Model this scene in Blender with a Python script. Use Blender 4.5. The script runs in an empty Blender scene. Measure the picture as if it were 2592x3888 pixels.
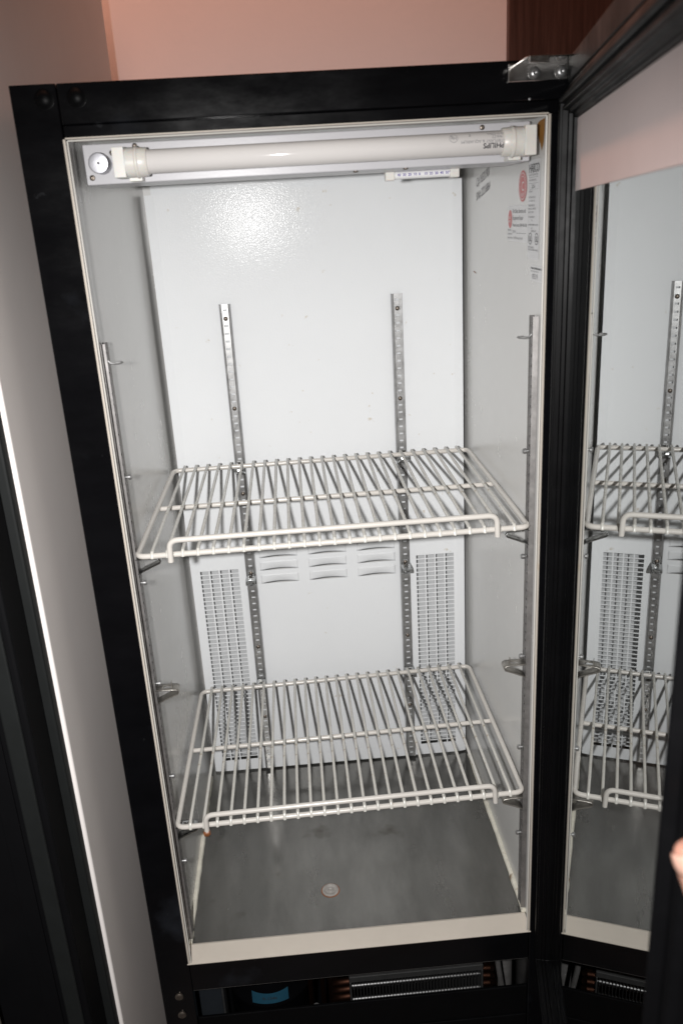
import bpy, bmesh, math, random
from mathutils import Vector, Matrix
random.seed(7)
SC = bpy.context.scene
COL = SC.collection

# ------------------------------------------------------------------ camera
RT = Vector((0.99629486, -0.06633729, -0.05473499)); UP = Vector((0.07371005, 0.33073449, 0.94084086)); FW = Vector((0.04431008, 0.94138943, -0.3343988))
CPOS = Vector((0.2146126, -0.9499967, 1.0188978))
cam = bpy.data.cameras.new('camera'); camo = bpy.data.objects.new('camera', cam); COL.objects.link(camo)
M = Matrix.Identity(4)
for i in range(3):
    M[i][0] = RT[i]; M[i][1] = UP[i]; M[i][2] = -FW[i]; M[i][3] = CPOS[i]
camo.matrix_world = M
cam.sensor_fit = 'VERTICAL'; cam.sensor_height = 22.2; cam.sensor_width = 14.8
cam.lens = 3180.65 / 3888 * 22.2
cam.clip_start = 0.02; cam.clip_end = 60
cam.dof.use_dof = True; cam.dof.focus_distance = 1.30; cam.dof.aperture_fstop = 4.0
SC.camera = camo

# ------------------------------------------------------------------ light
world = bpy.data.worlds.new('World'); SC.world = world; world.use_nodes = True
bg = world.node_tree.nodes['Background']; bg.inputs[0].default_value = (1.0, 0.80, 0.66, 1); bg.inputs[1].default_value = 0.03
fl = bpy.data.lights.new('camera_flash', 'SPOT'); fl.spot_size = math.radians(108); fl.spot_blend = 1.0; fl.energy = 77; fl.color = (1.0, 0.985, 0.97); fl.shadow_soft_size = 0.011
flo = bpy.data.objects.new('camera_flash', fl); COL.objects.link(flo); flo.location = (0.115, -0.95, 1.030); flo.rotation_euler = (math.radians(90 - 32), 0, math.radians(-3))   # pop-up flash left of the lens, beam dipped like the lens
la = bpy.data.lights.new('ceiling_lamp', 'AREA'); la.energy = 54; la.color = (1.0, 0.46, 0.30); la.size = 0.12
lao = bpy.data.objects.new('ceiling_lamp', la); COL.objects.link(lao); lao.location = (-0.05, 0.50, 3.3)
lao.rotation_euler = (math.radians(25), 0, 0)

SC.view_settings.view_transform = 'Standard'; SC.view_settings.look = 'None'
SC.view_settings.exposure = 0.0; SC.view_settings.gamma = 1.0; SC.view_settings.use_curve_mapping = False
cy = SC.cycles
cy.max_bounces = 10; cy.diffuse_bounces = 8; cy.glossy_bounces = 6; cy.transparent_max_bounces = 12; cy.transmission_bounces = 6
cy.caustics_reflective = False; cy.caustics_refractive = False
cy.sample_clamp_indirect = 4.0
cy.use_denoising = True

# ------------------------------------------------------------------ materials
MATS = {}
def mat(name, base, rough=0.5, metal=0.0, spec=0.5, mott=0.0, mscale=6.0, bump=0.0, bscale=200.0, rvar=0.0, rscale=12.0, coat=0.0, stains=None, stretch=None, sss=0.0):
    """procedural principled material: colour mottling, roughness wear, fine relief, optional stains (colour, amount, scale)"""
    m = bpy.data.materials.new(name); m.use_nodes = True; MATS[name] = m
    nt = m.node_tree; N = nt.nodes; L = nt.links; b = N['Principled BSDF']
    b.inputs['Base Color'].default_value = (*base, 1); b.inputs['Roughness'].default_value = rough
    b.inputs['Metallic'].default_value = metal; b.inputs['Specular IOR Level'].default_value = spec
    b.inputs['Coat Weight'].default_value = coat
    if sss: b.inputs['Subsurface Weight'].default_value = sss; b.inputs['Subsurface Radius'].default_value = (0.01, 0.004, 0.002); b.inputs['Subsurface Scale'].default_value = 1.0
    tc = N.new('ShaderNodeTexCoord'); src = tc.outputs['Object']
    if stretch:
        mp = N.new('ShaderNodeMapping'); mp.inputs['Scale'].default_value = stretch; L.new(src, mp.inputs['Vector']); ssrc = mp.outputs['Vector']
    else: ssrc = src
    colout = None
    if mott:
        n = N.new('ShaderNodeTexNoise'); n.inputs['Scale'].default_value = mscale; n.inputs['Detail'].default_value = 6; n.inputs['Roughness'].default_value = 0.65
        L.new(ssrc, n.inputs['Vector'])
        r = N.new('ShaderNodeMapRange'); r.inputs[1].default_value = 0.25; r.inputs[2].default_value = 0.75; r.inputs[3].default_value = 1 - mott; r.inputs[4].default_value = 1 + mott * 0.6
        L.new(n.outputs['Fac'], r.inputs[0])
        mx = N.new('ShaderNodeMix'); mx.data_type = 'RGBA'; mx.blend_type = 'MULTIPLY'; mx.inputs[0].default_value = 1
        mx.inputs[6].default_value = (*base, 1); L.new(r.outputs[0], mx.inputs[7]); colout = mx.outputs[2]
    if stains:
        for (sc_, amt, scl) in stains:
            n = N.new('ShaderNodeTexNoise'); n.inputs['Scale'].default_value = scl; n.inputs['Detail'].default_value = 5; L.new(src, n.inputs['Vector'])
            r = N.new('ShaderNodeMapRange'); r.inputs[1].default_value = 1 - amt; r.inputs[2].default_value = min(1.0, 1 - amt + 0.12); L.new(n.outputs['Fac'], r.inputs[0])
            mx = N.new('ShaderNodeMix'); mx.data_type = 'RGBA'; L.new(r.outputs[0], mx.inputs[0])
            if colout is None: mx.inputs[6].default_value = (*base, 1)
            else: L.new(colout, mx.inputs[6])
            mx.inputs[7].default_value = (*sc_, 1); colout = mx.outputs[2]
    if colout is not None: L.new(colout, b.inputs['Base Color'])
    if rvar:
        n = N.new('ShaderNodeTexNoise'); n.inputs['Scale'].default_value = rscale; n.inputs['Detail'].default_value = 7; n.inputs['Roughness'].default_value = 0.7; L.new(ssrc, n.inputs['Vector'])
        r = N.new('ShaderNodeMapRange'); r.inputs[1].default_value = 0.3; r.inputs[2].default_value = 0.7; r.inputs[3].default_value = max(0.03, rough - rvar); r.inputs[4].default_value = rough + rvar
        L.new(n.outputs['Fac'], r.inputs[0]); L.new(r.outputs[0], b.inputs['Roughness'])
    if bump:
        n = N.new('ShaderNodeTexNoise'); n.inputs['Scale'].default_value = bscale; n.inputs['Detail'].default_value = 2; L.new(src, n.inputs['Vector'])
        bp = N.new('ShaderNodeBump'); bp.inputs['Strength'].default_value = bump; bp.inputs['Distance'].default_value = 0.001
        L.new(n.outputs['Fac'], bp.inputs['Height']); L.new(bp.outputs['Normal'], b.inputs['Normal'])
    return m

m_panel = mat('white_stippled_enamel', (0.77, 0.785, 0.80), rough=0.10, spec=0.030, bump=0.17, bscale=450, mott=0.03, mscale=3, rvar=0.02, rscale=5,
              stains=[((0.50, 0.42, 0.30), 0.295, 60)])
m_wall = mat('grey_white_liner', (0.70, 0.695, 0.68), rough=0.26, spec=0.5, mott=0.02, mscale=3, bump=0.006, bscale=60, rvar=0.03, rscale=6, stains=[((0.40, 0.34, 0.28), 0.262, 34)])
m_floor = mat('worn_galvanised_floor', (0.25, 0.245, 0.232), rough=0.21, metal=0.85, mott=0.30, mscale=8, rvar=0.09, rscale=9, bump=0.006, bscale=60, stretch=(2.6, 0.8, 1.0), stains=[((0.13, 0.12, 0.105), 0.37, 14)])
m_black = mat('black_enamel', (0.003, 0.003, 0.0036), rough=0.15, spec=0.25, mott=0.3, mscale=20, rvar=0.06, rscale=14, bump=0.02, bscale=90, stretch=(0.6, 1, 1.6), stains=[((0.013, 0.0145, 0.018), 0.385, 7), ((0.03, 0.031, 0.034), 0.27, 45)])  # bluish cloud layer: smudges plus hazy reflections put into the colour
m_blackpl = mat('black_vinyl', (0.0022, 0.0022, 0.0025), rough=0.40, spec=0.08, mott=0.2, mscale=30, rvar=0.08, rscale=15)
m_trim = mat('cream_plastic_trim', (0.56, 0.505, 0.44), rough=0.36, mott=0.08, mscale=9, rvar=0.08, rscale=10, stains=[((0.42, 0.25, 0.09), 0.33, 14)])
m_trim_rust = mat('rust_stain', (0.36, 0.17, 0.035), rough=0.6, mott=0.4, mscale=40)
m_edge = mat('white_trim_edge', (0.58, 0.56, 0.52), rough=0.35, mott=0.05, mscale=20)
m_wire = mat('white_coated_wire', (0.58, 0.565, 0.525), rough=0.30, spec=0.5, mott=0.08, mscale=30, rvar=0.08, rscale=40, stains=[((0.30, 0.22, 0.12), 0.34, 70)])
m_wire2 = mat('glossy_white_coated_rod', (0.60, 0.57, 0.53), rough=0.24, spec=0.5, mott=0.05, mscale=20, stains=[((0.35, 0.22, 0.12), 0.29, 60)])
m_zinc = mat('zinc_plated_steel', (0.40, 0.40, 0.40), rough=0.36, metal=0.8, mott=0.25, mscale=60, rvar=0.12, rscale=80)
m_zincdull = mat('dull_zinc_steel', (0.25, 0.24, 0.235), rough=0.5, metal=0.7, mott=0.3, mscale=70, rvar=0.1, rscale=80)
m_bright = mat('bright_zinc_clip', (0.50, 0.51, 0.51), rough=0.2, metal=1.0, mott=0.12, mscale=80)
m_dullclip = mat('tarnished_clip', (0.40, 0.38, 0.35), rough=0.38, metal=0.9, mott=0.3, mscale=90)
m_screw = mat('dark_screw', (0.20, 0.17, 0.145), rough=0.4, metal=0.9, mott=0.3, mscale=200)
m_chrome = mat('chrome_bracket', (0.62, 0.60, 0.58), rough=0.20, metal=1.0, mott=0.15, mscale=50, rvar=0.08, rscale=60)
m_tube = mat('milky_tube_glass', (0.66, 0.635, 0.62), rough=0.07, spec=0.5, mott=0.02, mscale=10)
m_socket = mat('ivory_lampholder', (0.68, 0.655, 0.615), rough=0.35, mott=0.05, mscale=30, sss=0.2)
m_alu = mat('brushed_aluminium', (0.42, 0.42, 0.45), rough=0.42, metal=0.8, mott=0.12, mscale=160, bump=0.05, bscale=500)
m_boxw = mat('white_hammered_enamel', (0.50, 0.495, 0.515), rough=0.30, spec=0.2, bump=0.07, bscale=520, mott=0.02)
m_baffle = mat('grey_baffle', (0.55, 0.56, 0.57), rough=0.5, mott=0.08, mscale=20)
m_drain = mat('stained_plastic', (0.33, 0.31, 0.29), rough=0.45, mott=0.35, mscale=120)
m_dark = mat('dark_hole', (0.02, 0.018, 0.016), rough=0.8)
m_ink = mat('black_ink', (0.025, 0.025, 0.03), rough=0.6)
m_inkgrey = mat('faded_ink', (0.21, 0.205, 0.215), rough=0.6)
m_inkpurple = mat('violet_ink', (0.10, 0.07, 0.30), rough=0.6)
m_red = mat('faded_red_print', (0.62, 0.20, 0.20), rough=0.45, mott=0.06, mscale=60)
m_paper = mat('white_sticker', (0.78, 0.78, 0.785), rough=0.45, mott=0.03, mscale=40)
m_silver = mat('pale_rating_plate', (0.72, 0.72, 0.73), rough=0.38, mott=0.04, mscale=40)
m_film = mat('pinkish_sign_film', (0.62, 0.535, 0.525), rough=0.6, mott=0.05, mscale=10, bump=0.03, bscale=300)
m_neigh = mat('painted_appliance_steel', (0.80, 0.755, 0.73), rough=0.40, mott=0.05, mscale=5, bump=0.03, bscale=40)
m_neighedge = mat('white_edge_moulding', (0.85, 0.85, 0.84), rough=0.28, mott=0.02)
m_gasket = mat('dark_grey_gasket', (0.008, 0.009, 0.009), rough=0.6, spec=0.2, mott=0.2, mscale=30)
m_nblack = mat('matt_black_door', (0.0025, 0.0025, 0.003), rough=0.6, spec=0.1, mott=0.2, mscale=20)
m_olive = mat('dull_olive_metal', (0.16, 0.15, 0.12), rough=0.5, mott=0.2, mscale=30)
m_copper = mat('copper_pipe', (0.045, 0.020, 0.013), rough=0.5, metal=1.0, mott=0.3, mscale=60)
m_fin = mat('aluminium_fins', (0.11, 0.11, 0.11), rough=0.38, metal=1.0, mott=0.2, mscale=90)
m_condfr = mat('galvanised_sheet', (0.07, 0.07, 0.07), rough=0.5, metal=0.6, mott=0.25, mscale=60)
m_bluebox = mat('slate_blue_paint', (0.014, 0.017, 0.021), rough=0.5, mott=0.2, mscale=40)
m_bluelab = mat('blue_label', (0.012, 0.062, 0.10), rough=0.5, mott=0.12, mscale=120)
m_wallp = mat('painted_plaster', (0.74, 0.72, 0.74), rough=0.8, mott=0.03, mscale=3, bump=0.25, bscale=70)
m_wood = mat('dark_brown_wood', (0.062, 0.028, 0.020), rough=0.42, mott=0.45, mscale=9, rvar=0.1, rscale=9, stretch=(14, 14, 0.6), bump=0.06, bscale=120)
m_ground = mat('dark_floor_tile', (0.10, 0.085, 0.075), rough=0.6, mott=0.2, mscale=5)
m_skin = mat('skin', (0.26, 0.135, 0.10), rough=0.5, spec=0.2, mott=0.16, mscale=28, bump=0.08, bscale=300, sss=0.25)
m_nail = mat('finger_nail', (0.30, 0.18, 0.14), rough=0.4, spec=0.2, mott=0.05, mscale=40)
m_caulk = mat('old_sealant', (0.70, 0.67, 0.58), rough=0.5, mott=0.25, mscale=40, stains=[((0.22, 0.14, 0.08), 0.36, 50)])
m_sticky = mat('brown_gum', (0.24, 0.085, 0.03), rough=0.4, mott=0.4, mscale=120)

def glass_material(name, nsurf):
    m = bpy.data.materials.new(name); m.use_nodes = True; nt = m.node_tree; N = nt.nodes; L = nt.links
    for n in list(N): N.remove(n)
    out = N.new('ShaderNodeOutputMaterial'); mix = N.new('ShaderNodeMixShader'); tr = N.new('ShaderNodeBsdfTransparent'); gl = N.new('ShaderNodeBsdfGlossy')
    tr.inputs[0].default_value = (0.80, 0.84, 0.82, 1); gl.inputs['Color'].default_value = (0.93, 0.95, 0.95, 1); gl.inputs['Roughness'].default_value = 0.0
    fr = N.new('ShaderNodeFresnel'); fr.inputs['IOR'].default_value = 1.5
    a = N.new('ShaderNodeMath'); a.operation = 'MULTIPLY'; a.inputs[1].default_value = nsurf - 1; L.new(fr.outputs[0], a.inputs[0])
    b = N.new('ShaderNodeMath'); b.operation = 'ADD'; b.inputs[1].default_value = 1; L.new(a.outputs[0], b.inputs[0])
    c = N.new('ShaderNodeMath'); c.operation = 'MULTIPLY'; c.inputs[1].default_value = nsurf; L.new(fr.outputs[0], c.inputs[0])
    d = N.new('ShaderNodeMath'); d.operation = 'DIVIDE'; L.new(c.outputs[0], d.inputs[0]); L.new(b.outputs[0], d.inputs[1])
    L.new(d.outputs[0], mix.inputs[0]); L.new(tr.outputs[0], mix.inputs[1]); L.new(gl.outputs[0], mix.inputs[2]); L.new(mix.outputs[0], out.inputs['Surface'])
    return m
m_glass = glass_material('double_glazing', 4)

# ------------------------------------------------------------------ helpers
def link(o, parent=None):
    COL.objects.link(o)
    if parent is not None: o.parent = parent
    return o
def tag(o, label=None, cat=None, group=None, kind=None):
    if label: o['label'] = label
    if cat: o['category'] = cat
    if group: o['group'] = group
    if kind: o['kind'] = kind
    return o
def empty(name, loc, label=None, cat=None, group=None, rot=(0, 0, 0)):
    o = bpy.data.objects.new(name, None); o.empty_display_size = 0.05; COL.objects.link(o); o.location = loc; o.rotation_euler = rot
    return tag(o, label, cat, group)
class MB:
    """mesh builder: collects verts/faces (with material slots), then links ONE mesh object"""
    def __init__(s): s.v = []; s.f = []; s.mi = []; s.sm = []
    def add(s, vs, fs, mi=0, smooth=False):
        k = len(s.v); s.v += [tuple(p) for p in vs]
        for f in fs: s.f.append(tuple(i + k for i in f)); s.mi.append(mi); s.sm.append(smooth)
        return s
    def box(s, a, b, mi=0):
        x0, y0, z0 = a; x1, y1, z1 = b
        return s.add([(x0, y0, z0), (x1, y0, z0), (x1, y1, z0), (x0, y1, z0), (x0, y0, z1), (x1, y0, z1), (x1, y1, z1), (x0, y1, z1)],
              [(0, 3, 2, 1), (4, 5, 6, 7), (0, 1, 5, 4), (1, 2, 6, 5), (2, 3, 7, 6), (3, 0, 4, 7)], mi)
    def tube(s, pts, r, seg=10, closed=False, mi=0, cap=True):
        pts = [Vector(p) for p in pts]; n = len(pts); rs = r if isinstance(r, (list, tuple)) else [r] * n
        tans = []
        for i in range(n):
            if closed: t = pts[(i + 1) % n] - pts[i - 1]
            else: t = pts[min(i + 1, n - 1)] - pts[max(i - 1, 0)]
            tans.append(t.normalized())
        up = Vector((0, 0, 1)) if abs(tans[0].z) < 0.9 else Vector((1, 0, 0))
        u = tans[0].cross(up).normalized(); vs = []; fs = []
        for i in range(n):
            t = tans[i]; u = (u - t * u.dot(t)).normalized(); w = t.cross(u)
            for k in range(seg):
                a = 2 * math.pi * k / seg; vs.append(pts[i] + (u * math.cos(a) + w * math.sin(a)) * rs[i])
        m = n if closed else n - 1
        for i in range(m):
            j = (i + 1) % n
            for k in range(seg):
                k2 = (k + 1) % seg; fs.append((i * seg + k, i * seg + k2, j * seg + k2, j * seg + k))
        if not closed and cap:
            fs.append(tuple(range(seg - 1, -1, -1))); fs.append(tuple(range((n - 1) * seg, n * seg)))
        return s.add(vs, fs, mi, True)
    def lathe(s, prof, org, axis, seg=20, mi=0):
        """prof: (radius, along axis) pairs"""
        ax = Vector(axis).normalized(); up = Vector((0, 0, 1)) if abs(ax.z) < 0.9 else Vector((1, 0, 0))
        u = ax.cross(up).normalized(); w = ax.cross(u); o = Vector(org); vs = []; fs = []
        for (r, h) in prof:
            for k in range(seg):
                a = 2 * math.pi * k / seg; vs.append(o + ax * h + (u * math.cos(a) + w * math.sin(a)) * max(r, 1e-5))
        for i in range(len(prof) - 1):
            for k in range(seg):
                k2 = (k + 1) % seg; fs.append((i * seg + k, i * seg + k2, (i + 1) * seg + k2, (i + 1) * seg + k))
        fs.append(tuple(range(seg - 1, -1, -1))); fs.append(tuple(range((len(prof) - 1) * seg, len(prof) * seg)))
        return s.add(vs, fs, mi, True)
    def build(s, name, mats, parent=None, off=(0, 0, 0), bevel=0.0, bseg=2, solid=0.0, angle=35):
        me = bpy.data.meshes.new(name); ox, oy, oz = off
        me.from_pydata([(x - ox, y - oy, z - oz) for x, y, z in s.v], [], s.f)
        if not isinstance(mats, (list, tuple)): mats = [mats]
        for m in mats: me.materials.append(m)
        me.polygons.foreach_set('material_index', s.mi); me.polygons.foreach_set('use_smooth', s.sm)
        bm = bmesh.new(); bm.from_mesh(me); bmesh.ops.recalc_face_normals(bm, faces=bm.faces); bm.to_mesh(me); bm.free()
        if any(s.sm): me.set_sharp_from_angle(angle=math.radians(angle))
        me.update(); o = bpy.data.objects.new(name, me); link(o, parent)
        if solid: md = o.modifiers.new('Solidify', 'SOLIDIFY'); md.thickness = solid; md.offset = 0
        if bevel: md = o.modifiers.new('Bevel', 'BEVEL'); md.width = bevel; md.segments = bseg; md.limit_method = 'ANGLE'; md.angle_limit = math.radians(40)
        return o
def rounded(pts, rad, n=5, closed=False):
    """polyline with rounded corners"""
    pts = [Vector(p) for p in pts]; out = []; N = len(pts)
    for i in range(N):
        if not closed and i in (0, N - 1): out.append(pts[i]); continue
        a, b, c = pts[i - 1], pts[i], pts[(i + 1) % N]
        d1 = (a - b).normalized(); d2 = (c - b).normalized(); p1 = b + d1 * rad; p2 = b + d2 * rad
        for k in range(n + 1):
            t = k / n; out.append(p1 * (1 - t) ** 2 + b * 2 * t * (1 - t) + p2 * t ** 2)
    return out
def text_tris(body, size, bold=0.0, shear=0.0, align='LEFT', spacing=1.0):
    cu = bpy.data.curves.new('txt', 'FONT'); cu.body = body; cu.size = size; cu.align_x = align; cu.offset = bold; cu.shear = shear; cu.resolution_u = 3; cu.space_character = spacing
    ob = bpy.data.objects.new('txt', cu); COL.objects.link(ob)
    dg = bpy.context.evaluated_depsgraph_get(); me = ob.evaluated_get(dg).to_mesh()
    vs = [(v.co.x, v.co.y) for v in me.vertices]; fs = [tuple(p.vertices) for p in me.polygons]
    ob.evaluated_get(dg).to_mesh_clear(); bpy.data.objects.remove(ob); bpy.data.curves.remove(cu)
    return vs, fs
def put_text(mb, body, size, fn, mi=0, **k):
    vs, fs = text_tris(body, size, **k); mb.add([fn(u, v) for u, v in vs], fs, mi)
def sharecopy(o, parent, loc=None):
    c = o.copy(); link(c); c.parent = parent
    if loc is not None: c.location = loc
    return c

# ------------------------------------------------------------------ key dimensions (metres; y = 0 is the front of the cabinet)
H = 1.1061; XL, XR = -0.006, 0.506; ZT = 1.116; YB = 0.52; ZBASE = -0.42
PX0, PX1, PY, PZ0, PZ1 = 0.0056, 0.4981, 0.4422, 0.005, 1.0618
OXL, OXR, OZT = -0.048, 0.548, 1.1578

# ------------------------------------------------------------------ setting
wl = MB().box((-1.4, 1.10, ZBASE), (2.2, 1.16, 2.4)).build('wall', m_wallp); tag(wl, kind='structure')
fg = MB().box((-2.0, -1.9, ZBASE - 0.05), (2.2, 1.16, ZBASE)).build('floor', m_ground); tag(fg, kind='structure')

wp = empty('wood_panel', (1.1, 1.09, ZBASE), 'dark brown wood-grain panel on the pink wall behind the hinge side', 'wood panel')
b = MB().box((0.732, 1.078, ZBASE + 0.001), (1.7, 1.0995, 2.3)); b.build('board', m_wood, wp, off=(1.1, 1.09, ZBASE), bevel=0.002)

# neighbouring cabinet on the left
NB = (-0.45, 0.35, ZBASE)
nb = empty('neighbouring_cabinet', NB, 'tall pale grey cabinet with black door standing left of the open refrigerator', 'cabinet')
MB().box((-0.80, -0.078, ZBASE + 0.001), (-0.085, 0.83, 2.2)).build('side_panel', m_neigh, nb, off=NB, bevel=0.0035, bseg=6)
MB().box((-0.79, -0.096, ZBASE + 0.05), (-0.0890, -0.0785, 2.15)).build('gasket', m_gasket, nb, off=NB, bevel=0.003)
dr = MB().box((-0.80, -0.150, ZBASE + 0.04), (-0.0985, -0.0965, 2.16)).build('door', m_nblack, nb, off=NB, bevel=0.004)
MB().box((-0.125, -0.1555, ZBASE + 0.06), (-0.106, -0.1505, 2.14)).build('frame_strip', m_gasket, dr, off=(0, 0, 0) if False else NB, bevel=0.002)
MB().box((-0.150, -0.1535, ZBASE + 0.06), (-0.131, -0.1505, 2.14)).build('frame_strip', m_nblack, dr, off=NB, bevel=0.001)
MB().tube(rounded([(-0.200, -0.1505, 0.20), (-0.200, -0.185, 0.20), (-0.200, -0.185, -0.25), (-0.200, -0.1505, -0.25)], 0.02), 0.010, 12).build('handle', m_olive, dr, off=NB)

# ------------------------------------------------------------------ refrigerator
FR0 = (0.25, 0.28, ZBASE)
fr = empty('display_refrigerator', FR0, 'open black-framed upright display refrigerator with white interior and glass door', 'refrigerator')
def part(mb, name, mats, parent=fr, **k): return mb.build(name, mats, parent, off=FR0, **k)
# outer shell
part(MB().box((OXL + 0.002, 0.012, ZBASE + 0.03), (XL - 0.012, 0.60, OZT - 0.002)), 'side_shell', m_black)
part(MB().box((XR + 0.012, 0.012, ZBASE + 0.03), (OXR - 0.002, 0.60, OZT - 0.002)), 'side_shell', m_black)
part(MB().box((XL - 0.010, 0.012, ZT + 0.012), (XR + 0.010, 0.60, OZT - 0.003)), 'top_shell', m_black)
part(MB().box((XL - 0.010, YB + 0.004, -0.05), (XR + 0.010, 0.60, ZT + 0.011)), 'back_shell', m_black)
# front frame
ls = part(MB().box((OXL, -0.001, ZBASE + 0.03), (-0.0018, 0.0115, OZT)), 'left_stile', m_black, bevel=0.0012)
hd = MB().box((-0.0012, 0.0, 1.1195), (0.545, 0.0115, OZT)).box((-0.0012, 0.0012, H + 0.0005), (0.545, 0.0115, 1.1192))
hd = part(hd, 'header_rail', m_black, bevel=0.0012)
rs_ = MB().box((0.5022, -0.0008, ZBASE + 0.03), (OXR, 0.0115, H + 0.0002)); part(rs_, 'right_stile', m_black, bevel=0.001)
part(MB().box((-0.0012, -0.0004, -0.053), (0.5012, 0.0115, -0.0005)), 'bottom_rail', m_black, bevel=0.001)
part(MB().box((-0.0012, 0.002, -0.0555), (0.5012, 0.010, -0.0533)), 'rail_edge_strip', m_zincdull)
for (x, z) in ((-0.0148, 1.1436), (0.0172, 1.1441)):
    y0 = -0.001 if x < 0 else 0.0
    part(MB().lathe([(0.0098, 0.0), (0.0098, 0.0006), (0.0084, 0.0011), (0.0066, 0.0026), (0.0040, 0.0037), (0.0016, 0.0042), (0.0001, 0.0043)], (x, y0 - 0.0001, z), (0, -1, 0), 28), 'plug_cap', m_blackpl, ls if x < 0 else hd)
part(MB().lathe([(0.0014, 0.0), (0.0012, 0.0004), (0.0003, 0.0006)], (0.4797, 0.0, 1.121), (0, -1, 0), 10), 'small_screw', m_zinc, hd)
for z in (-0.0599, -0.0962):
    part(MB().lathe([(0.0062, 0.0), (0.0062, 0.0022), (0.0045, 0.0035), (0.0002, 0.0038)], (-0.0226, -0.0011, z), (0, -1, 0), 14), 'bolt', m_screw, ls)

# interior liner
lw = part(MB().box((XL - 0.010, 0.016, -0.004), (XL, YB, ZT + 0.01)), 'left_wall', m_wall)
rw = part(MB().box((XR, 0.016, -0.004), (XR + 0.010, YB, ZT + 0.01)), 'right_wall', m_wall)
part(MB().box((XL, 0.028, ZT), (XR, YB, ZT + 0.010)), 'ceiling', m_wall)
part(MB().box((XL, YB - 0.004, 0.0), (XR, YB + 0.003, ZT)), 'back_wall', m_wall)
flr = part(MB().box((XL, 0.031, -0.006), (XR, YB - 0.0045, 0.0012)), 'liner_floor', m_floor)
# caulk beads along the floor edge
for x, sgn in ((XL, 1), (XR, -1)):
    pts = []; 
    for i in range(31):
        y = 0.034 + i * (0.43 - 0.034) / 30; pts.append((x + sgn * 0.0022, y, 0.0030 + random.uniform(-0.0006, 0.0006)))
    rr = [0.0042 + random.uniform(-0.0007, 0.0009) for _ in pts]
    part(MB().tube(pts, rr, 8), 'sealant_bead', m_caulk, flr)
# drain
dm = MB().lathe([(0.0135, 0.0), (0.0132, 0.0016), (0.0115, 0.0026), (0.0092, 0.0020), (0.0080, 0.0010), (0.0052, 0.0010), (0.0046, 0.0022), (0.0030, 0.0024), (0.0018, 0.0012), (0.0003, 0.0010)], (0.212, 0.1136, 0.0012), (0, 0, 1), 28)
part(dm, 'drain_fitting', m_drain, flr)
rg = MB().lathe([(0.0150, 0.0), (0.0148, 0.0004), (0.0137, 0.0004)], (0.212, 0.1136, 0.0012), (0, 0, 1), 28); part(rg, 'drain_ring', m_sticky, flr)

# opening trim: a sloped plastic strip on four sides with a proud double edge
def strip(pts4a, pts4b, name, mats):
    """prism between two profile rings (lists of points)"""
    n = len(pts4a); mb = MB(); mb.add(list(pts4a) + list(pts4b), [tuple((i, (i + 1) % n, n + (i + 1) % n, n + i)) for i in range(n)] + [tuple(range(n)), tuple(range(2 * n - 1, n - 1, -1))])
    return part(mb, name, mats, bevel=0.0003)
D_ = 0.022
def side_strip(x0, sg):
    prof = [(x0 - sg * 0.002, -0.0016), (x0 + sg * 0.0, -0.0022), (x0 - sg * 0.0006, 0.006), (x0 - sg * 0.0046, D_), (x0 - sg * 0.0059, D_ + 0.004), (x0 - sg * 0.0059, 0.006), (x0 - sg * 0.0035, 0.0)]
    z0, z1 = 0.0, H
    return [(x, y, z0) for x, y in prof], [(x, y, z1) for x, y in prof]
tl = strip(*side_strip(0.0, 1), 'left_trim', m_trim); tr_ = strip(*side_strip(0.5, -1), 'right_trim', m_trim)
prof = [(-0.0016, H + 0.0015), (-0.0022, H), (0.006, H + 0.0004), (0.052, H + 0.0010), (0.056, H + 0.0094), (0.006, H + 0.009), (0.001, H + 0.0012)]
tt = strip([(0.0, y, z) for y, z in prof], [(0.5, y, z) for y, z in prof], 'top_trim', m_trim)
prof = [(-0.0016, -0.002), (-0.0022, 0.0), (0.004, 0.0008), (0.030, 0.0034), (0.034, 0.0016), (0.034, -0.005), (0.001, -0.0035)]
tb = strip([(-0.0040, y, z) for y, z in prof], [(0.5040, y, z) for y, z in prof], 'sill_trim', m_trim)
# thin bright edge beads
for nm, a, b_, p in (('edge_bead', (0.0018, -0.0010, 0.002), (0.0018, -0.0010, H - 0.002), tl), ('edge_bead', (0.4982, -0.0010, 0.002), (0.4982, -0.0010, H - 0.002), tr_), ('edge_bead', (0.002, -0.0010, H - 0.0016), (0.498, -0.0010, H - 0.0016), tt)):
    part(MB().tube([a, tuple((i + j) / 2 for i, j in zip(a, b_)), b_], 0.0009, 8), nm, m_edge, p)
# rust and glue in the top right corner: irregular patches lying on the liner and trim
def patch(name, pts, parent, m, th=(0, 0, 0)):
    mb = MB(); n = len(pts); c = [sum(p[i] for p in pts) / n for i in range(3)]
    mb.add([c] + list(pts), [(0, 1 + i, 1 + (i + 1) % n) for i in range(n)]); return part(mb, name, m, parent)
patch('rust_stain', [(XR - 0.0006, y, z) for y, z in ((0.030, 1.105), (0.050, 1.104), (0.062, 1.101), (0.056, 1.090), (0.045, 1.080), (0.040, 1.073), (0.034, 1.080), (0.031, 1.092))], rw, m_trim_rust)
patch('rust_stain', [(x, y, H + 0.0004 + (y - 0.006) * 0.013 - 0.0006) for x, y in ((0.470, 0.021), (0.478, 0.016), (0.490, 0.0125), (0.497, 0.010), (0.495, 0.015), (0.484, 0.020), (0.476, 0.0232))], tt, m_trim_rust)

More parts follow.
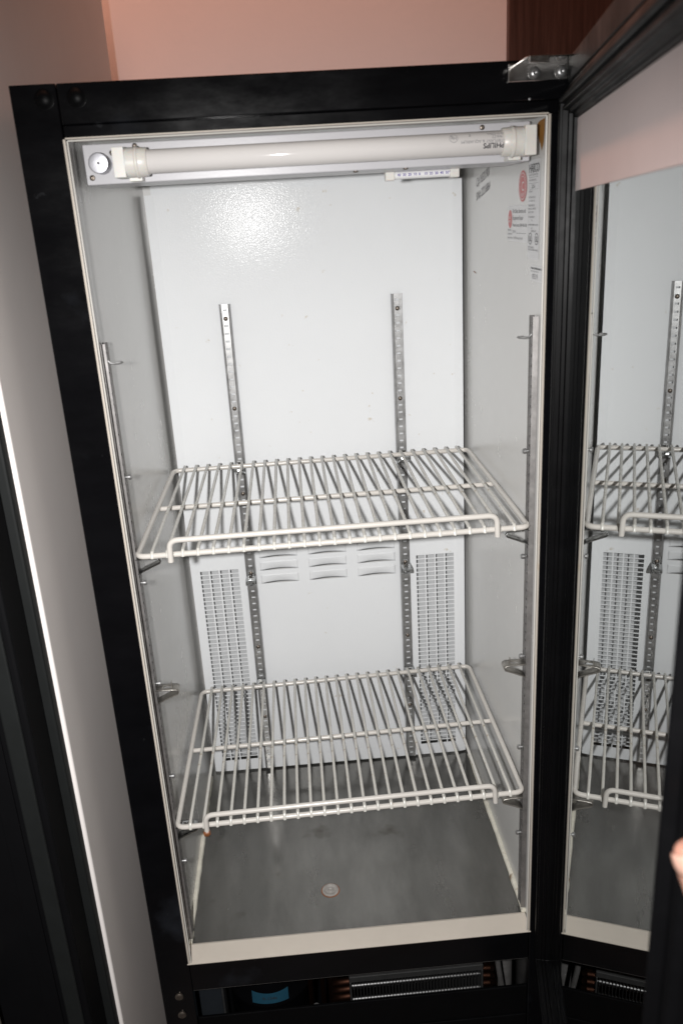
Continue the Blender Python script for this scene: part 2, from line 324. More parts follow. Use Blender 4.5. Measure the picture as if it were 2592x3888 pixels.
# shelf standards (slotted channels)
PITCH = 0.0124
def standard_mesh():
    """slotted channel, local: x across (width 0.0185), y out of the wall (negative), z up"""
    w = 0.0180; web0, web1 = -0.0052, 0.0052; sl = 0.0032; sh = 0.0016; d = 0.0065; n = 71; z0 = 0.008
    xs = [-w / 2 + 0.0012, web0, -sl, sl, web1, w / 2 - 0.0012]
    zs = [z0]
    for i in range(n): c = z0 + 0.008 + i * PITCH; zs += [c - sh, c + sh]
    zs.append(z0 + 0.0075 + (n - 1) * PITCH + 0.010)
    mb = MB(); yy = lambda x: -d + (0.0018 if abs(x) > 0.006 else (0.0008 if abs(x) > 0.004 else 0))
    V = {}; vs = []
    for j, z in enumerate(zs):
        for i, x in enumerate(xs): V[i, j] = len(vs); vs.append((x, -d + (0.0010 if i in (1, 2, 3, 4) else 0.0), z))
    fs = []
    for j in range(len(zs) - 1):
        for i in range(5):
            if i == 2 and j % 2 == 1: continue
            fs.append((V[i, j], V[i + 1, j], V[i + 1, j + 1], V[i, j + 1]))
    k = len(vs)
    for j in (0, len(zs) - 1):
        vs += [(-w / 2, -0.0005, zs[j]), (w / 2, -0.0005, zs[j])]
    fs.append((k, V[0, 0], V[0, len(zs) - 1], k + 2)); fs.append((V[5, 0], k + 1, k + 3, V[5, len(zs) - 1]))
    # the long side flanges use only end vertices: fill as quads strip
    fs.pop(); fs.pop()
    L0 = []; R0 = []
    for j, z in enumerate(zs): L0.append(len(vs)); vs.append((-w / 2, -0.0004, z)); R0.append(len(vs)); vs.append((w / 2, -0.0004, z))
    for j in range(len(zs) - 1):
        fs.append((L0[j], V[0, j], V[0, j + 1], L0[j + 1])); fs.append((V[5, j], R0[j], R0[j + 1], V[5, j + 1]))
    mb.add(vs, fs); return mb, zs[-1]
st_mb, STTOP = standard_mesh()
def place_standard(x, y, rz, screws, parent, m):
    o = st_mb.build('shelf_standard', m, parent, solid=0.0009); R_ = Matrix.Rotation(rz, 4, 'Z')
    o.location = (x - FR0[0], y - FR0[1], -FR0[2]); o.rotation_euler = (0, 0, rz)
    for z in screws:
        s = MB().lathe([(0.0036, 0), (0.0036, 0.0012), (0.0028, 0.0022), (0.0012, 0.0027), (0.0002, 0.0028)], (0, -0.0058, z), (0, -1, 0), 12).build('screw', m_screw, o)
    return o
stdL = place_standard(0.1118, PY - 0.0006, 0, (0.8708, 0.7235, 0.5735, 0.4235, 0.2750, 0.1255), fr, m_zinc)
stdR = place_standard(0.3895, PY - 0.0006, 0, (0.8702, 0.7218, 0.5711, 0.4228, 0.2744, 0.1245), fr, m_zinc)
SYF = 0.0450
def under(o, p):
    o.parent = p; o.matrix_parent_inverse = (Matrix.Translation(p.location) @ p.rotation_euler.to_matrix().to_4x4()).inverted(); return o
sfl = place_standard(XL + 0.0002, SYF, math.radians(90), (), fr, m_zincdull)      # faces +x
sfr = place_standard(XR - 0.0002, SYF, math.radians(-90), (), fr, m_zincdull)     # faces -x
def pin(x, z, sg, parent):
    under(part(MB().lathe([(0.0016, 0), (0.0016, 0.003), (0.0036, 0.0032), (0.0036, 0.0062), (0.0026, 0.0074), (0.0003, 0.0076)], (x, SYF + 0.004, z), (sg, 0, 0), 12), 'stud', m_zinc), parent)
for z in (0.730, 0.588, 0.440, 0.291, 0.143): pin(XL + 0.0060, z, 1, sfl)
for z in (0.727, 0.584, 0.436, 0.289, 0.139): pin(XR - 0.0060, z, -1, sfr)
for x, sg, z, p in ((XL + 0.006, 1, 0.869, sfl), (XR - 0.006, -1, 0.868, sfr)):
    under(part(MB().tube([(x, SYF, z + 0.004), (x + sg * 0.003, SYF, z + 0.001), (x + sg * 0.008, SYF, z), (x + sg * 0.014, SYF + 0.001, z + 0.0002), (x + sg * 0.016, SYF + 0.003, z + 0.001), (x + sg * 0.014, SYF + 0.0055, z + 0.001), (x + sg * 0.008, SYF + 0.006, z + 0.001)], 0.0012, 8), 'screw_hook', m_zinc), p)

# back panel with real perforations and pressed louvres
gl_cols = [(0.0215 + i * 0.01765, 0.0215 + i * 0.01765 + 0.0152) for i in range(4)]
gr_cols = [(0.4102 + i * 0.01765, 0.4102 + i * 0.01765 + 0.0155) for i in range(4)]
NR = 47; RP = 0.0086; rows = [(0.0285 + i * RP, 0.0285 + i * RP + 0.0067) for i in range(NR)]
lou_x = [(0.1286, 0.1966), (0.2160, 0.2842), (0.3037, 0.3722)]; lou_z = [0.3985, 0.4240, 0.4485]; LH = 0.0175
BEV = 0.014
xs = sorted({PX0, PX0 + BEV, PX1 - BEV, PX1} | {v for c in gl_cols + gr_cols for v in c} | {v for c in lou_x for v in c})
zs = sorted({PZ0, PZ1} | {v for c in rows for v in c} | {z for z in lou_z} | {z + LH for z in lou_z} | {0.55, 0.7, 0.85})
def py_at(x): return PY + (0.0022 if x in (PX0, PX1) else 0)
vs = []; V = {}
for j, z in enumerate(zs):
    for i, x in enumerate(xs): V[i, j] = len(vs); vs.append((x, py_at(x), z))
fs = []
inl = lambda a, b, lst: any(abs(a - c[0]) < 1e-7 and b <= c[1] + 1e-7 or (a > c[0] - 1e-7 and b < c[1] + 1e-7) for c in lst)
lz = [(z, z + LH) for z in lou_z]
for j in range(len(zs) - 1):
    for i in range(len(xs) - 1):
        a, b_ = xs[i], xs[i + 1]; c, d = zs[j], zs[j + 1]
        if (inl(a, b_, gl_cols) or inl(a, b_, gr_cols)) and inl(c, d, rows): continue
        if inl(a, b_, lou_x) and inl(c, d, lz): continue
        fs.append((V[i, j], V[i + 1, j], V[i + 1, j + 1], V[i, j + 1]))
pm = MB().add(vs, fs)
n_ = len(zs) - 1
pm.add([(PX0, PY + 0.0022, PZ0), (PX0, PY + 0.0022, PZ1), (PX0, PY + 0.014, PZ1), (PX0, PY + 0.014, PZ0)], [(0, 1, 2, 3)])
pm.add([(PX1, PY + 0.0022, PZ0), (PX1, PY + 0.0022, PZ1), (PX1, PY + 0.014, PZ1), (PX1, PY + 0.014, PZ0)], [(0, 1, 2, 3)])
pm.add([(PX0, PY + 0.0022, PZ1), (PX0 + BEV, PY, PZ1), (PX1 - BEV, PY, PZ1), (PX1, PY + 0.0022, PZ1), (PX1, PY + 0.020, PZ1), (PX0, PY + 0.020, PZ1)], [(0, 1, 2, 3, 4, 5)])
bp = part(pm, 'back_panel', m_panel, solid=0.0010)
for (x0, x1) in lou_x:
    for z0 in lou_z:
        U, W = 16, 6; vv = []; ff = []
        for j in range(W + 1):
            for i in range(U + 1):
                u = i / U; v = j / W; dep = 0.0062 * (max(0.0, math.sin(math.pi * u)) ** 0.9) * (v ** 1.8)
                vv.append((x0 + (x1 - x0) * u, PY + dep, z0 + LH * (1 - v * 0.985)))
        for j in range(W):
            for i in range(U): k = j * (U + 1) + i; ff.append((k, k + 1, k + U + 2, k + U + 1))
        part(MB().add(vv, ff, 0, True), 'louvre', m_panel, bp, solid=0.0008)
part(MB().box((0.0140, PY + 0.0380, 0.012), (0.1065, PY + 0.0395, 0.445)), 'grille_baffle', m_baffle, bp)
part(MB().box((0.3980, PY + 0.0380, 0.012), (0.4900, PY + 0.0395, 0.445)), 'grille_baffle', m_baffle, bp)
ec = part(MB().box((0.0130, PY + 0.0205, 1.0500), (0.4895, PY + 0.0300, ZT - 0.0005)), 'evaporator_cover', m_panel)

# light fixture housing
LX0, LX1, LY, LZ0, LZ1 = 0.0034, 0.4971, 0.0582, 1.064, 1.1052
lb = part(MB().box((LX0, LY, LZ0), (LX1, LY + 0.095, LZ1)), 'light_housing', m_boxw, bevel=0.0012)
def screw(x, y, z, ax, parent, r=0.0031, m=m_screw):
    part(MB().lathe([(r, -0.0004), (r, 0.0006), (r * 0.8, 0.0014), (r * 0.35, 0.0018), (r * 0.3, 0.0010), (0.0002, 0.0009)], (x, y, z), ax, 14), 'screw', m, parent)
screw(0.0348, LY, 1.0958, (0, -1, 0), lb); screw(0.0099, LY, 1.0714, (0, -1, 0), lb)
screw(0.060, LY, 1.1016, (0, -1, 0), lb, 0.0028); screw(0.443, LY, 1.1012, (0, -1, 0), lb, 0.0028)
screw(0.3010, LY + 0.010, LZ0, (0, 0, -1), lb); screw(0.3575, LY + 0.008, LZ0, (0, 0, -1), lb)
part(MB().lathe([(0.0107, 0.0), (0.0107, 0.0205), (0.0102, 0.0218), (0.0090, 0.0221), (0.0012, 0.0219), (0.0011, 0.0212), (0.0002, 0.0212)], (0.0225, LY - 0.0002, 1.0848), (0, -1, 0), 32), 'starter_can', m_alu, lb)
part(MB().lathe([(0.0012, 0.0), (0.0011, 0.0004), (0.0002, 0.0005)], (0.0225, LY - 0.0222, 1.0848), (0, -1, 0), 12), 'starter_hole', m_dark, lb)
TZ, TY, TR = 1.0832, 0.0335, 0.01225
def lampholder(x_out, sg):
    mb = MB()
    mb.box((min(x_out, x_out + sg * 0.0125), 0.0182, TZ - 0.0150), (max(x_out, x_out + sg * 0.0125), LY - 0.0003, TZ + 0.0150))
    mb.lathe([(0.0152, 0.0), (0.0153, 0.0105), (0.0163, 0.0110), (0.0163, 0.0132), (0.0150, 0.0138), (0.0146, 0.0225), (0.0138, 0.0236), (0.0125, 0.0238)], (x_out + sg * 0.0115, TY, TZ), (sg, 0, 0), 28)
    mb.box((min(x_out + sg * 0.012, x_out + sg * 0.026), TY + 0.004, TZ - 0.0185), (max(x_out + sg * 0.012, x_out + sg * 0.026), LY - 0.0005, TZ - 0.010))
    return part(mb, 'lampholder', m_socket, lb, bevel=0.0028, bseg=4)
lampholder(0.0410, 1); lampholder(0.4935, -1)

# stickers on the right wall
WX = XR - 0.0004
def onwall(y0, z0, dx=0.0, rot=0.0):
    c, s = math.cos(rot), math.sin(rot)
    return lambda u, v: (WX - dx, y0 - (u * c - v * s), z0 + (u * s + v * c))
def rect(mb, y0, y1, z0, z1, dx, mi): mb.add([(WX - dx, y0, z0), (WX - dx, y1, z0), (WX - dx, y1, z1), (WX - dx, y0, z1)], [(0, 1, 2, 3)], mi)
def ellipse(mb, y, z, ry, rz, dx, mi, inner=None, n=36):
    o = [(WX - dx, y + ry * math.cos(2 * math.pi * k / n), z + rz * math.sin(2 * math.pi * k / n)) for k in range(n)]
    if inner is None: mb.add(o, [tuple(range(n))], mi)
    else:
        i_ = [(WX - dx, y + ry * inner * math.cos(2 * math.pi * k / n), z + rz * inner * math.sin(2 * math.pi * k / n)) for k in range(n)]
        mb.add(o + i_, [(k, (k + 1) % n, n + (k + 1) % n, n + k) for k in range(n)], mi)
# handwriting
mb = MB()
put_text(mb, 'C# 16521901', 0.0168, onwall(0.374, 1.0455, 0, 0.16), 0, shear=0.25, spacing=0.93)
put_text(mb, 'S/N# 22216864', 0.0155, onwall(0.374, 1.0268, 0, 0.16), 1, shear=0.25, spacing=0.90)
part(mb, 'handwriting', [m_inkgrey, m_inkgrey], rw)
# round red sticker
mb = MB(); cy_, cz_ = 0.1160, 1.0388
ellipse(mb, cy_, cz_, 0.0180, 0.0178, 0.0000, 0); ellipse(mb, cy_, cz_, 0.0155, 0.0153, 0.0003, 1, 0.94); ellipse(mb, cy_, cz_, 0.0118, 0.0116, 0.0003, 1, 0.94)
put_text(mb, 'C', 0.0150, onwall(cy_ + 0.0046, cz_ - 0.0052, 0.0003), 1, bold=0.0001); put_text(mb, 'certified', 0.0040, onwall(cy_ + 0.0065, cz_ - 0.0098, 0.0003), 1)
part(mb, 'round_sticker', [m_red, m_paper], rw)['label'] = 'round faded red sticker with a white letter C'
# service sticker
mb = MB(); rect(mb, 0.1862, 0.0905, 0.9742, 1.0172, 0.0, 0)
ellipse(mb, 0.1725, 1.0012, 0.0096, 0.0110, 0.0003, 1); 
put_text(mb, 'SALES', 0.0042, onwall(0.1790, 1.0018, 0.0006), 0); put_text(mb, 'SERVICE', 0.0036, onwall(0.1796, 0.9972, 0.0006), 0)
for k, (t, sz, z) in enumerate((('For Sales, Service and', 0.0068, 1.0085), ('Equipment Repair', 0.0068, 1.0005), ('Please Contact: (604) 450-1381', 0.0052, 0.9925))):
    put_text(mb, t, sz, onwall(0.1600, z, 0.0003), 2, bold=0.00005)
put_text(mb, 'UNIT #', 0.0045, onwall(0.1600, 0.9850, 0.0003), 2); rect(mb, 0.142, 0.098, 0.9844, 0.9849, 0.0003, 2)
put_text(mb, 'For 24 hour service call', 0.0045, onwall(0.1560, 0.9775, 0.0003), 2)
for k, t in enumerate(('Please keep', 'condenser coil', 'clean at all times')): put_text(mb, t, 0.0037, onwall(0.1845, 0.9872 - k * 0.0048, 0.0003), 2)
part(mb, 'service_sticker', [m_paper, m_red, m_inkgrey], rw)['label'] = 'white service sticker with a red oval and grey lettering'
# rating plate
mb = MB(); rect(mb, 0.0905, 0.0440, 0.9560, 1.0660, -0.0001, 0)
put_text(mb, 'HABCO', 0.0135, onwall(0.0893, 1.0525, 0.0003), 1, bold=0.0003, spacing=0.84)
for i in range(5): rect(mb, 0.0895, 0.0480, 1.0532 + i * 0.0020, 1.0537 + i * 0.0020, 0.0006, 0)
def line(t, z, sz, y=0.0880, mi=2): put_text(mb, t, sz, onwall(y, z, 0.0003), mi)
line('QUALITY REFRIGERATION', 1.0488, 0.0030); rect(mb, 0.0875, 0.0510, 1.0470, 1.0473, 0.0003, 2)
line('MODEL  SERIES  SERIAL', 1.0430, 0.0030); rect(mb, 0.0885, 0.0485, 1.0404, 1.0407, 0.0003, 2)
rect(mb, 0.0880, 0.0490, 1.0340, 1.0342, 0.0003, 2); rect(mb, 0.0880, 0.0877, 1.0342, 1.0400, 0.0003, 2); rect(mb, 0.0493, 0.0490, 1.0342, 1.0400, 0.0003, 2)
line('22216', 1.0352, 0.0056, 0.0770, 1); line('16521901-01', 1.0308, 0.0030)
for k, (t, z) in enumerate((('ELECTRICAL RATING', 1.0245), ('115 V   60 HZ   1 PH', 1.0205), ('DESIGN PRESSURES', 1.0155), ('HIGH SIDE   LOW SIDE', 1.0118), ('245 PSI    140 PSI', 1.0080), ('R-134a CHARGE OZ', 1.0028), ('12.0', 0.9990), ('CONTROL NUMBER   AX 19312', 0.9940), ('USE', 0.9900), ('INDOOR ONLY', 0.9870))):
    line(t, z, 0.0029, 0.0880 if k not in (6, 8, 9) else 0.0760)
for y in (0.0790, 0.0530):
    ellipse(mb, y, 0.9795, 0.0075, 0.0066, 0.0003, 1, 0.88); put_text(mb, 'UL', 0.0085, onwall(y + 0.0048, 0.9765, 0.0003), 1, bold=0.0001)
line('MADE IN CANADA', 0.9690, 0.0028); line('TORONTO ONTARIO CANADA', 0.9660, 0.0028)
part(mb, 'rating_plate', [m_silver, m_ink, m_inkgrey], rw)
mb = MB(); rect(mb, 0.0755, 0.0282, 0.9318, 0.9496, 0.0, 0)
put_text(mb, 'Western Cold-Rite Limited Co.', 0.0034, onwall(0.0730, 0.9455, 0.0003), 1, bold=0.0001); put_text(mb, 'service and supply to the trade', 0.0026, onwall(0.0740, 0.9424, 0.0003), 2)
put_text(mb, '185219', 0.0082, onwall(0.0690, 0.9346, 0.0003), 2)
part(mb, 'number_sticker', [m_paper, m_ink, m_inkgrey], rw)['label'] = 'small white sticker reading 185219'
patch('scuff_mark', [(WX, y, z) for y, z in ((0.396, 0.9235), (0.388, 0.9245), (0.377, 0.9228), (0.372, 0.9215), (0.383, 0.9218))], rw, m_sticky)

# hinge bracket
hb = MB().box((0.4560, -0.0032, 1.1372), (0.5300, -0.0004, 1.1545)).box((0.4640, -0.0440, 1.1528), (0.5330, -0.0033, 1.1545)).box((0.4655, -0.0470, 1.1478), (0.4860, -0.0442, 1.1545))
hbk = part(hb, 'hinge_bracket', m_chrome, bevel=0.0008)
for x in (0.4831, 0.5110):
    sc_ = MB().lathe([(0.0064, 0.0), (0.0063, 0.0010), (0.0052, 0.0030), (0.0030, 0.0042), (0.0022, 0.0043), (0.0003, 0.0030)], (x, -0.0033, 1.1444), (0, -1, 0), 20)
    part(sc_, 'bolt', m_zinc, hbk)

# machine compartment
part(MB().box((-0.0010, 0.34, -0.34), (0.501, 0.35, -0.056)), 'compartment_back', m_black)
part(MB().box((-0.0010, 0.013, -0.348), (0.501, 0.339, -0.342)), 'base_pan', m_black)
kp = part(MB().box((-0.0010, -0.0010, -0.345), (0.5014, 0.006, -0.1665)).box((-0.0010, 0.0008, -0.1655), (0.5014, 0.006, -0.1100)), 'kick_panel', m_blackpl, bevel=0.0015)
part(MB().box((-0.0175, 0.075, -0.34), (0.0255, 0.180, -0.100)), 'electrical_box', m_bluebox, bevel=0.002)
part(MB().box((0.0265, 0.070, -0.34), (0.0295, 0.095, -0.100)), 'support_bracket', m_condfr)
cx_, cyy = 0.098, 0.175
cp = part(MB().lathe([(0.064, -0.34), (0.072, -0.335), (0.0725, -0.225), (0.0735, -0.222), (0.0735, -0.216), (0.0715, -0.213), (0.070, -0.190), (0.066, -0.165), (0.056, -0.142), (0.038, -0.126), (0.015, -0.120), (0.0005, -0.119)], (cx_, cyy, 0), (0, 0, 1), 48), 'compressor', m_black)
def oncomp(u, v, r=0.0732): a = math.radians(-90) + u / r; return (cx_ + r * math.cos(a), cyy + r * math.sin(a), v)
mb = MB(); nn = 14; vv = []; ff = []
for i in range(nn + 1):
    u = -0.030 + i * 0.062 / nn; bow = -0.004 * (1 - (2 * i / nn - 1) ** 2)
    for z in (-0.212, -0.188 + bow): 
        r = 0.0738 if z < -0.2 else 0.0718
        vv.append(oncomp(u, z, r + 0.0004))
for i in range(nn): ff.append((2 * i, 2 * i + 2, 2 * i + 3, 2 * i + 1))
mb.add(vv, ff, 0)
put_text(mb, 'R-134a', 0.0085, lambda u, v: oncomp(u - 0.012, -0.2035 + v, 0.0745), 1, bold=0.0001)
part(mb, 'refrigerant_label', [m_bluelab, m_ink], cp)
for pts in ([(0.166, 0.13, -0.34), (0.166, 0.13, -0.18), (0.163, 0.15, -0.12), (0.14, 0.19, -0.10)], [(0.188, 0.12, -0.34), (0.187, 0.12, -0.2), (0.189, 0.125, -0.11)], [(0.200, 0.16, -0.34), (0.199, 0.16, -0.2), (0.203, 0.165, -0.10)]):
    part(MB().tube(rounded(pts, 0.012), 0.0042, 10), 'copper_pipe', m_copper)
part(MB().lathe([(0.007, -0.24), (0.010, -0.225), (0.009, -0.212), (0.004, -0.206)], (0.175, 0.085, 0), (0, 0, 1), 12), 'pipe_fitting', m_zinc)
cd = MB().box((0.2315, 0.078, -0.1580), (0.4510, 0.150, -0.1470)).box((0.2315, 0.078, -0.34), (0.2345, 0.150, -0.1582)).box((0.4480, 0.078, -0.34), (0.4510, 0.150, -0.1582))
cdo = part(cd, 'condenser_frame', m_condfr, bevel=0.0008)
mb = MB()
for i in range(40): x = 0.2385 + i * 0.00530; mb.box((x, 0.0845, -0.335), (x + 0.00055, 0.140, -0.1585))
tag(part(mb, 'cooling_fins', m_condfr, cdo), kind='stuff')
for z, y in ((-0.1665, 0.108), (-0.1810, 0.0925), (-0.1960, 0.108), (-0.2105, 0.0925), (-0.240, 0.0925)):
    part(MB().tube([(0.2346, y, z), (0.34, y, z), (0.4479, y, z)], 0.0050, 12), 'coil_tube', m_fin, cdo)
for z in (-0.165, -0.181, -0.197, -0.213):
    part(MB().tube([(0.2312, 0.088, z), (0.218, 0.088, z - 0.001), (0.208, 0.092, z - 0.006), (0.2075, 0.105, z - 0.008)], 0.0066, 12), 'coil_bend', m_copper, cdo)
    part(MB().tube([(0.4513, 0.088, z), (0.462, 0.088, z - 0.001), (0.469, 0.092, z - 0.006), (0.4515, 0.105, z - 0.010)], 0.0056, 12), 'coil_bend', m_copper, cdo)
part(MB().tube(rounded([(0.474, 0.10, -0.10), (0.480, 0.095, -0.17), (0.490, 0.10, -0.24), (0.488, 0.12, -0.33)], 0.015), 0.0045, 10), 'hose', m_zincdull)
part(MB().lathe([(0.012, -0.34), (0.012, -0.15), (0.006, -0.135), (0.003, -0.11)], (0.503, 0.14, 0), (0, 0, 1), 16), 'filter_drier', m_zincdull)

# ------------------------------------------------------------------ door (part of the refrigerator), local frame: s along the door, w out of the glass towards the inside
DN = Vector((0.98179769, -0.18992973, 0)); DT = Vector((-0.18992973, -0.98179769, 0)); MD = 0.5172687
def dp(s, w, z): p = DN * (MD - w) + DT * s; return (p.x, p.y, z)
S0, S1, DZ0, DZ1 = -0.094, 0.518, -0.052, 1.1330
prof = [(0.0, -0.034), (0.0, 0.004), (0.0020, 0.0085), (0.0060, 0.0100), (0.0125, 0.0105), (0.0135, 0.0165), (0.0160, 0.0182), (0.0195, 0.0170), (0.0205, 0.0125), (0.0222, 0.0118), (0.0232, 0.0150), (0.0262, 0.0152), (0.0275, 0.0095), (0.0300, 0.0092), (0.0308, 0.0050), (0.0345, 0.0045), (0.0352, 0.0002), (0.0352, -0.034)]
def ring(d, w): return [dp(S0 + d, w, DZ0 + d), dp(S1 - d, w, DZ0 + d), dp(S1 - d, w, DZ1 - d), dp(S0 + d, w, DZ1 - d)]
mb = MB(); vv = []; ff = []
for (d, w) in prof: vv += ring(d, w)
n = len(prof)
for i in range(n):
    j = (i + 1) % n
    for k in range(4): k2 = (k + 1) % 4; ff.append((4 * i + k, 4 * i + k2, 4 * j + k2, 4 * j + k))
mb.add(vv, ff); door = part(mb, 'door', m_blackpl, bevel=0.0004, bseg=1)
cb = MB(); A = [(S0, -0.034), (S1, -0.034), (S1, 0.0075), (S0, 0.0075)]
cb.add([dp(s, w, 1.1334) for s, w in A] + [dp(s, w, 1.1570) for s, w in A], [(0, 1, 2, 3), (4, 5, 6, 7), (0, 1, 5, 4), (1, 2, 6, 5), (2, 3, 7, 6), (3, 0, 4, 7)])
part(cb, 'top_cap', m_blackpl, door, bevel=0.0015)
g0, g1, gz0, gz1 = S0 + 0.0354, S1 - 0.0354, DZ0 + 0.0354, DZ1 - 0.0354
gm = MB(); A = [(g0, 0.0), (g1, 0.0), (g1, -0.018), (g0, -0.018)]
gm.add([dp(s, w, gz0) for s, w in A] + [dp(s, w, gz1) for s, w in A], [(0, 1, 5, 4), (2, 3, 7, 6)])
part(gm, 'glass_pane', m_glass, door)
fm = MB(); A = [(g0 + 0.0003, 0.0004), (g1 - 0.0003, 0.0004), (g1 - 0.0003, 0.0011), (g0 + 0.0003, 0.0011)]
fm.add([dp(s, w, 1.0285 + 0.014 * (s - g0)) for s, w in A] + [dp(s, w, gz1 - 0.0003) for s, w in A], [(0, 1, 2, 3), (4, 5, 6, 7), (0, 1, 5, 4), (1, 2, 6, 5), (2, 3, 7, 6), (3, 0, 4, 7)])
part(fm, 'header_film', m_film, door)
hm = MB().tube([dp(0.496, -0.0342, 0.50), dp(0.496, -0.062, 0.52), dp(0.496, -0.068, 0.60), dp(0.496, -0.062, 0.70), dp(0.496, -0.0342, 0.72)], 0.009, 12); part(hm, 'door_handle', m_blackpl, door)

# ------------------------------------------------------------------ wire shelves
SHW, SHD = 0.4985, 0.378
def make_shelf(zc, label, y0, x0):
    """zc = corner heights FL, FR, BL, BR"""
    fl_, fr_, bl, br = zc
    tx = math.atan2(((bl + br) - (fl_ + fr_)) / 2, SHD); ty = -math.atan2(((fr_ + br) - (fl_ + bl)) / 2, SHW)
    r = empty('wire_shelf', (x0, y0, fl_), label, 'shelf', 'wire shelves inside the refrigerator', rot=(tx, ty, 0))
    R = 0.0037
    per = rounded([(R, R, 0), (SHW - R, R, 0), (SHW - R, SHD - R, 0), (R, SHD - R, 0)], 0.012, 5, True)
    MB().tube(per, R, 12, closed=True).build('rim_rod', m_wire2, r)
    MB().tube([(0.004, 0.196, -0.0042), (SHW / 2, 0.196, -0.0042), (SHW - 0.004, 0.196, -0.0042)], 0.0036, 12).build('cross_rod', m_wire2, r)
    wm = MB().tube([(0, 0.0008, -0.0026), (0, 0.0016, 0.0016), (0, 0.0040, 0.0042), (0, 0.010, 0.0050), (0, 0.19, 0.0050), (0, SHD - 0.0012, 0.0052), (0, SHD + 0.0008, 0.0042)], 0.0023, 10)
    w0 = wm.build('wire', m_wire, r); w0.location = (0.0225, 0, 0)
    for i in range(1, 25): sharecopy(w0, r, (0.0225 + i * (SHW - 0.045) / 24, 0, 0))
    MB().tube(rounded([(0.0455, -0.0042, -0.0065), (0.0465, -0.0048, 0.022), (SHW - 0.0465, -0.0048, 0.022), (SHW - 0.0455, -0.0042, -0.0065)], 0.011, 6), 0.0036, 12).build('front_lip', m_wire2, r)
    return r
sA = make_shelf((0.6330, 0.6348, 0.6348, 0.6356), 'upper white wire shelf level in the middle of the refrigerator', 0.0215, 0.0010)
sB = make_shelf((0.2215, 0.2325, 0.2155, 0.2220), 'lower white wire shelf sitting slightly tilted above the bare metal floor', 0.0215, 0.0010)
gum = MB().lathe([(0.0002, -0.005), (0.004, -0.004), (0.0055, 0), (0.004, 0.004), (0.0002, 0.005)], (0.0455, -0.0042, -0.0075), (1, 0, 0.3), 12).build('gum_blob', m_sticky, sB)

# ------------------------------------------------------------------ shelf clips: bent sheet with a hairpin nose and an upright tab
def clip_meshes():
    w = 0.0085; L = 0.030; drop = 0.020
    prof = [(-0.001, 0.0), (0.010, 0.0), (0.020, 0.0), (L - 0.003, -0.0006), (L - 0.0006, -0.0026), (L, -0.0050), (L - 0.0014, -0.0070), (L - 0.006, -0.0090), (0.010, -0.0150), (0.0, -drop)]
    ys = [-w, -0.0026, 0.0026, w]; vs = []; fs = []
    for (l, z) in prof:
        for y in ys: vs.append((l, y, z))
    for i in range(len(prof) - 1):
        for j in range(3):
            if i == 1 and j == 1: continue
            k = i * 4 + j; fs.append((k, k + 1, k + 5, k + 4))
    body = MB().add(vs, fs, 0, True)
    tab = MB().add([(0.0200, -0.0024, -0.0004), (0.0200, 0.0024, -0.0004), (0.0205, 0.0020, 0.0085), (0.0205, -0.0020, 0.0085), (0.0210, -0.0024, -0.0004), (0.0210, 0.0024, -0.0004), (0.0213, 0.0020, 0.0085), (0.0213, -0.0020, 0.0085)], [(0, 1, 2, 3), (4, 5, 6, 7), (0, 1, 5, 4), (1, 2, 6, 5), (2, 3, 7, 6), (3, 0, 4, 7)])
    return body, tab
cbody, ctab = clip_meshes(); CL = {}
def clip(x, y, z, rz, m, label, tilt=0.0):
    r = empty('shelf_clip', (x, y, z), label, 'shelf clip', 'metal shelf support clips', rot=(0, tilt, rz))
    key = m.name
    if key not in CL:
        a = cbody.build('hairpin_bracket', m, r, solid=0.0011); t_ = ctab.build('upright_tab', m, r); CL[key] = (a, t_)
    else:
        a0, t0 = CL[key]; sharecopy(a0, r); sharecopy(t0, r)
    return r
PI = math.pi
clip(XL + 0.0062, SYF, 0.6245, 0, m_bright, 'shiny clip holding the front left corner of the upper shelf')
clip(XL + 0.0062, SYF, 0.4350, 0, m_dullclip, 'empty tarnished clip on the left wall between the two shelves')
clip(XL + 0.0062, SYF, 0.2110, 0, m_bright, 'clip under the front left corner of the lower shelf')
clip(XR - 0.0062, SYF, 0.6245, PI, m_bright, 'shiny clip holding the front right corner of the upper shelf')
clip(XR - 0.0062, SYF, 0.4290, PI, m_dullclip, 'empty tarnished clip on the right wall between the two shelves')
clip(XR - 0.0062, SYF, 0.2100, PI, m_dullclip, 'tarnished clip under the front right corner of the lower shelf')
for (x, side) in ((0.1118, 'left'), (0.3895, 'right')):
    clip(x, PY - 0.0070, 0.6285, -PI / 2, m_bright, 'clip on the %s back rail under the rear of the upper shelf' % side)
    clip(x, PY - 0.0070, 0.4200, -PI / 2, m_bright, 'empty bright clip on the %s back rail beside the louvres' % side)
    clip(x, PY - 0.0070, 0.2090, -PI / 2, m_bright, 'clip on the %s back rail under the rear of the lower shelf' % side)

# ------------------------------------------------------------------ fluorescent tube
T0 = (0.2672, TY, TZ)
ft = empty('fluorescent_tube', T0, 'white fluorescent tube lying across the top of the refrigerator opening', 'light tube')
MB().lathe([(TR * 0.97, 0.0), (TR, 0.0006), (TR, 0.20), (TR, 0.4260), (TR * 0.97, 0.4266)], (0.0550, TY, TZ), (1, 0, 0), 40).build('glass_tube', m_tube, ft, off=T0)
def ontube(x0, ang0):
    # upside-down print: u runs to -x, v runs downwards around the tube
    def f(u, v):
        a = ang0 - v / TR   # angle above the camera-facing line
        r = TR + 0.00042; return (x0 - u, TY - r * math.cos(a), TZ + r * math.sin(a))
    return f
mb = MB()
put_text(mb, 'PHILIPS', 0.0072, ontube(0.4590, math.radians(-4)), 0, bold=0.00018)
put_text(mb, 'F15T8/PLANT & AQUARIUM', 0.0042, ontube(0.4635, math.radians(13)), 1)
put_text(mb, '15 WATT', 0.0042, ontube(0.4630, math.radians(32)), 1)
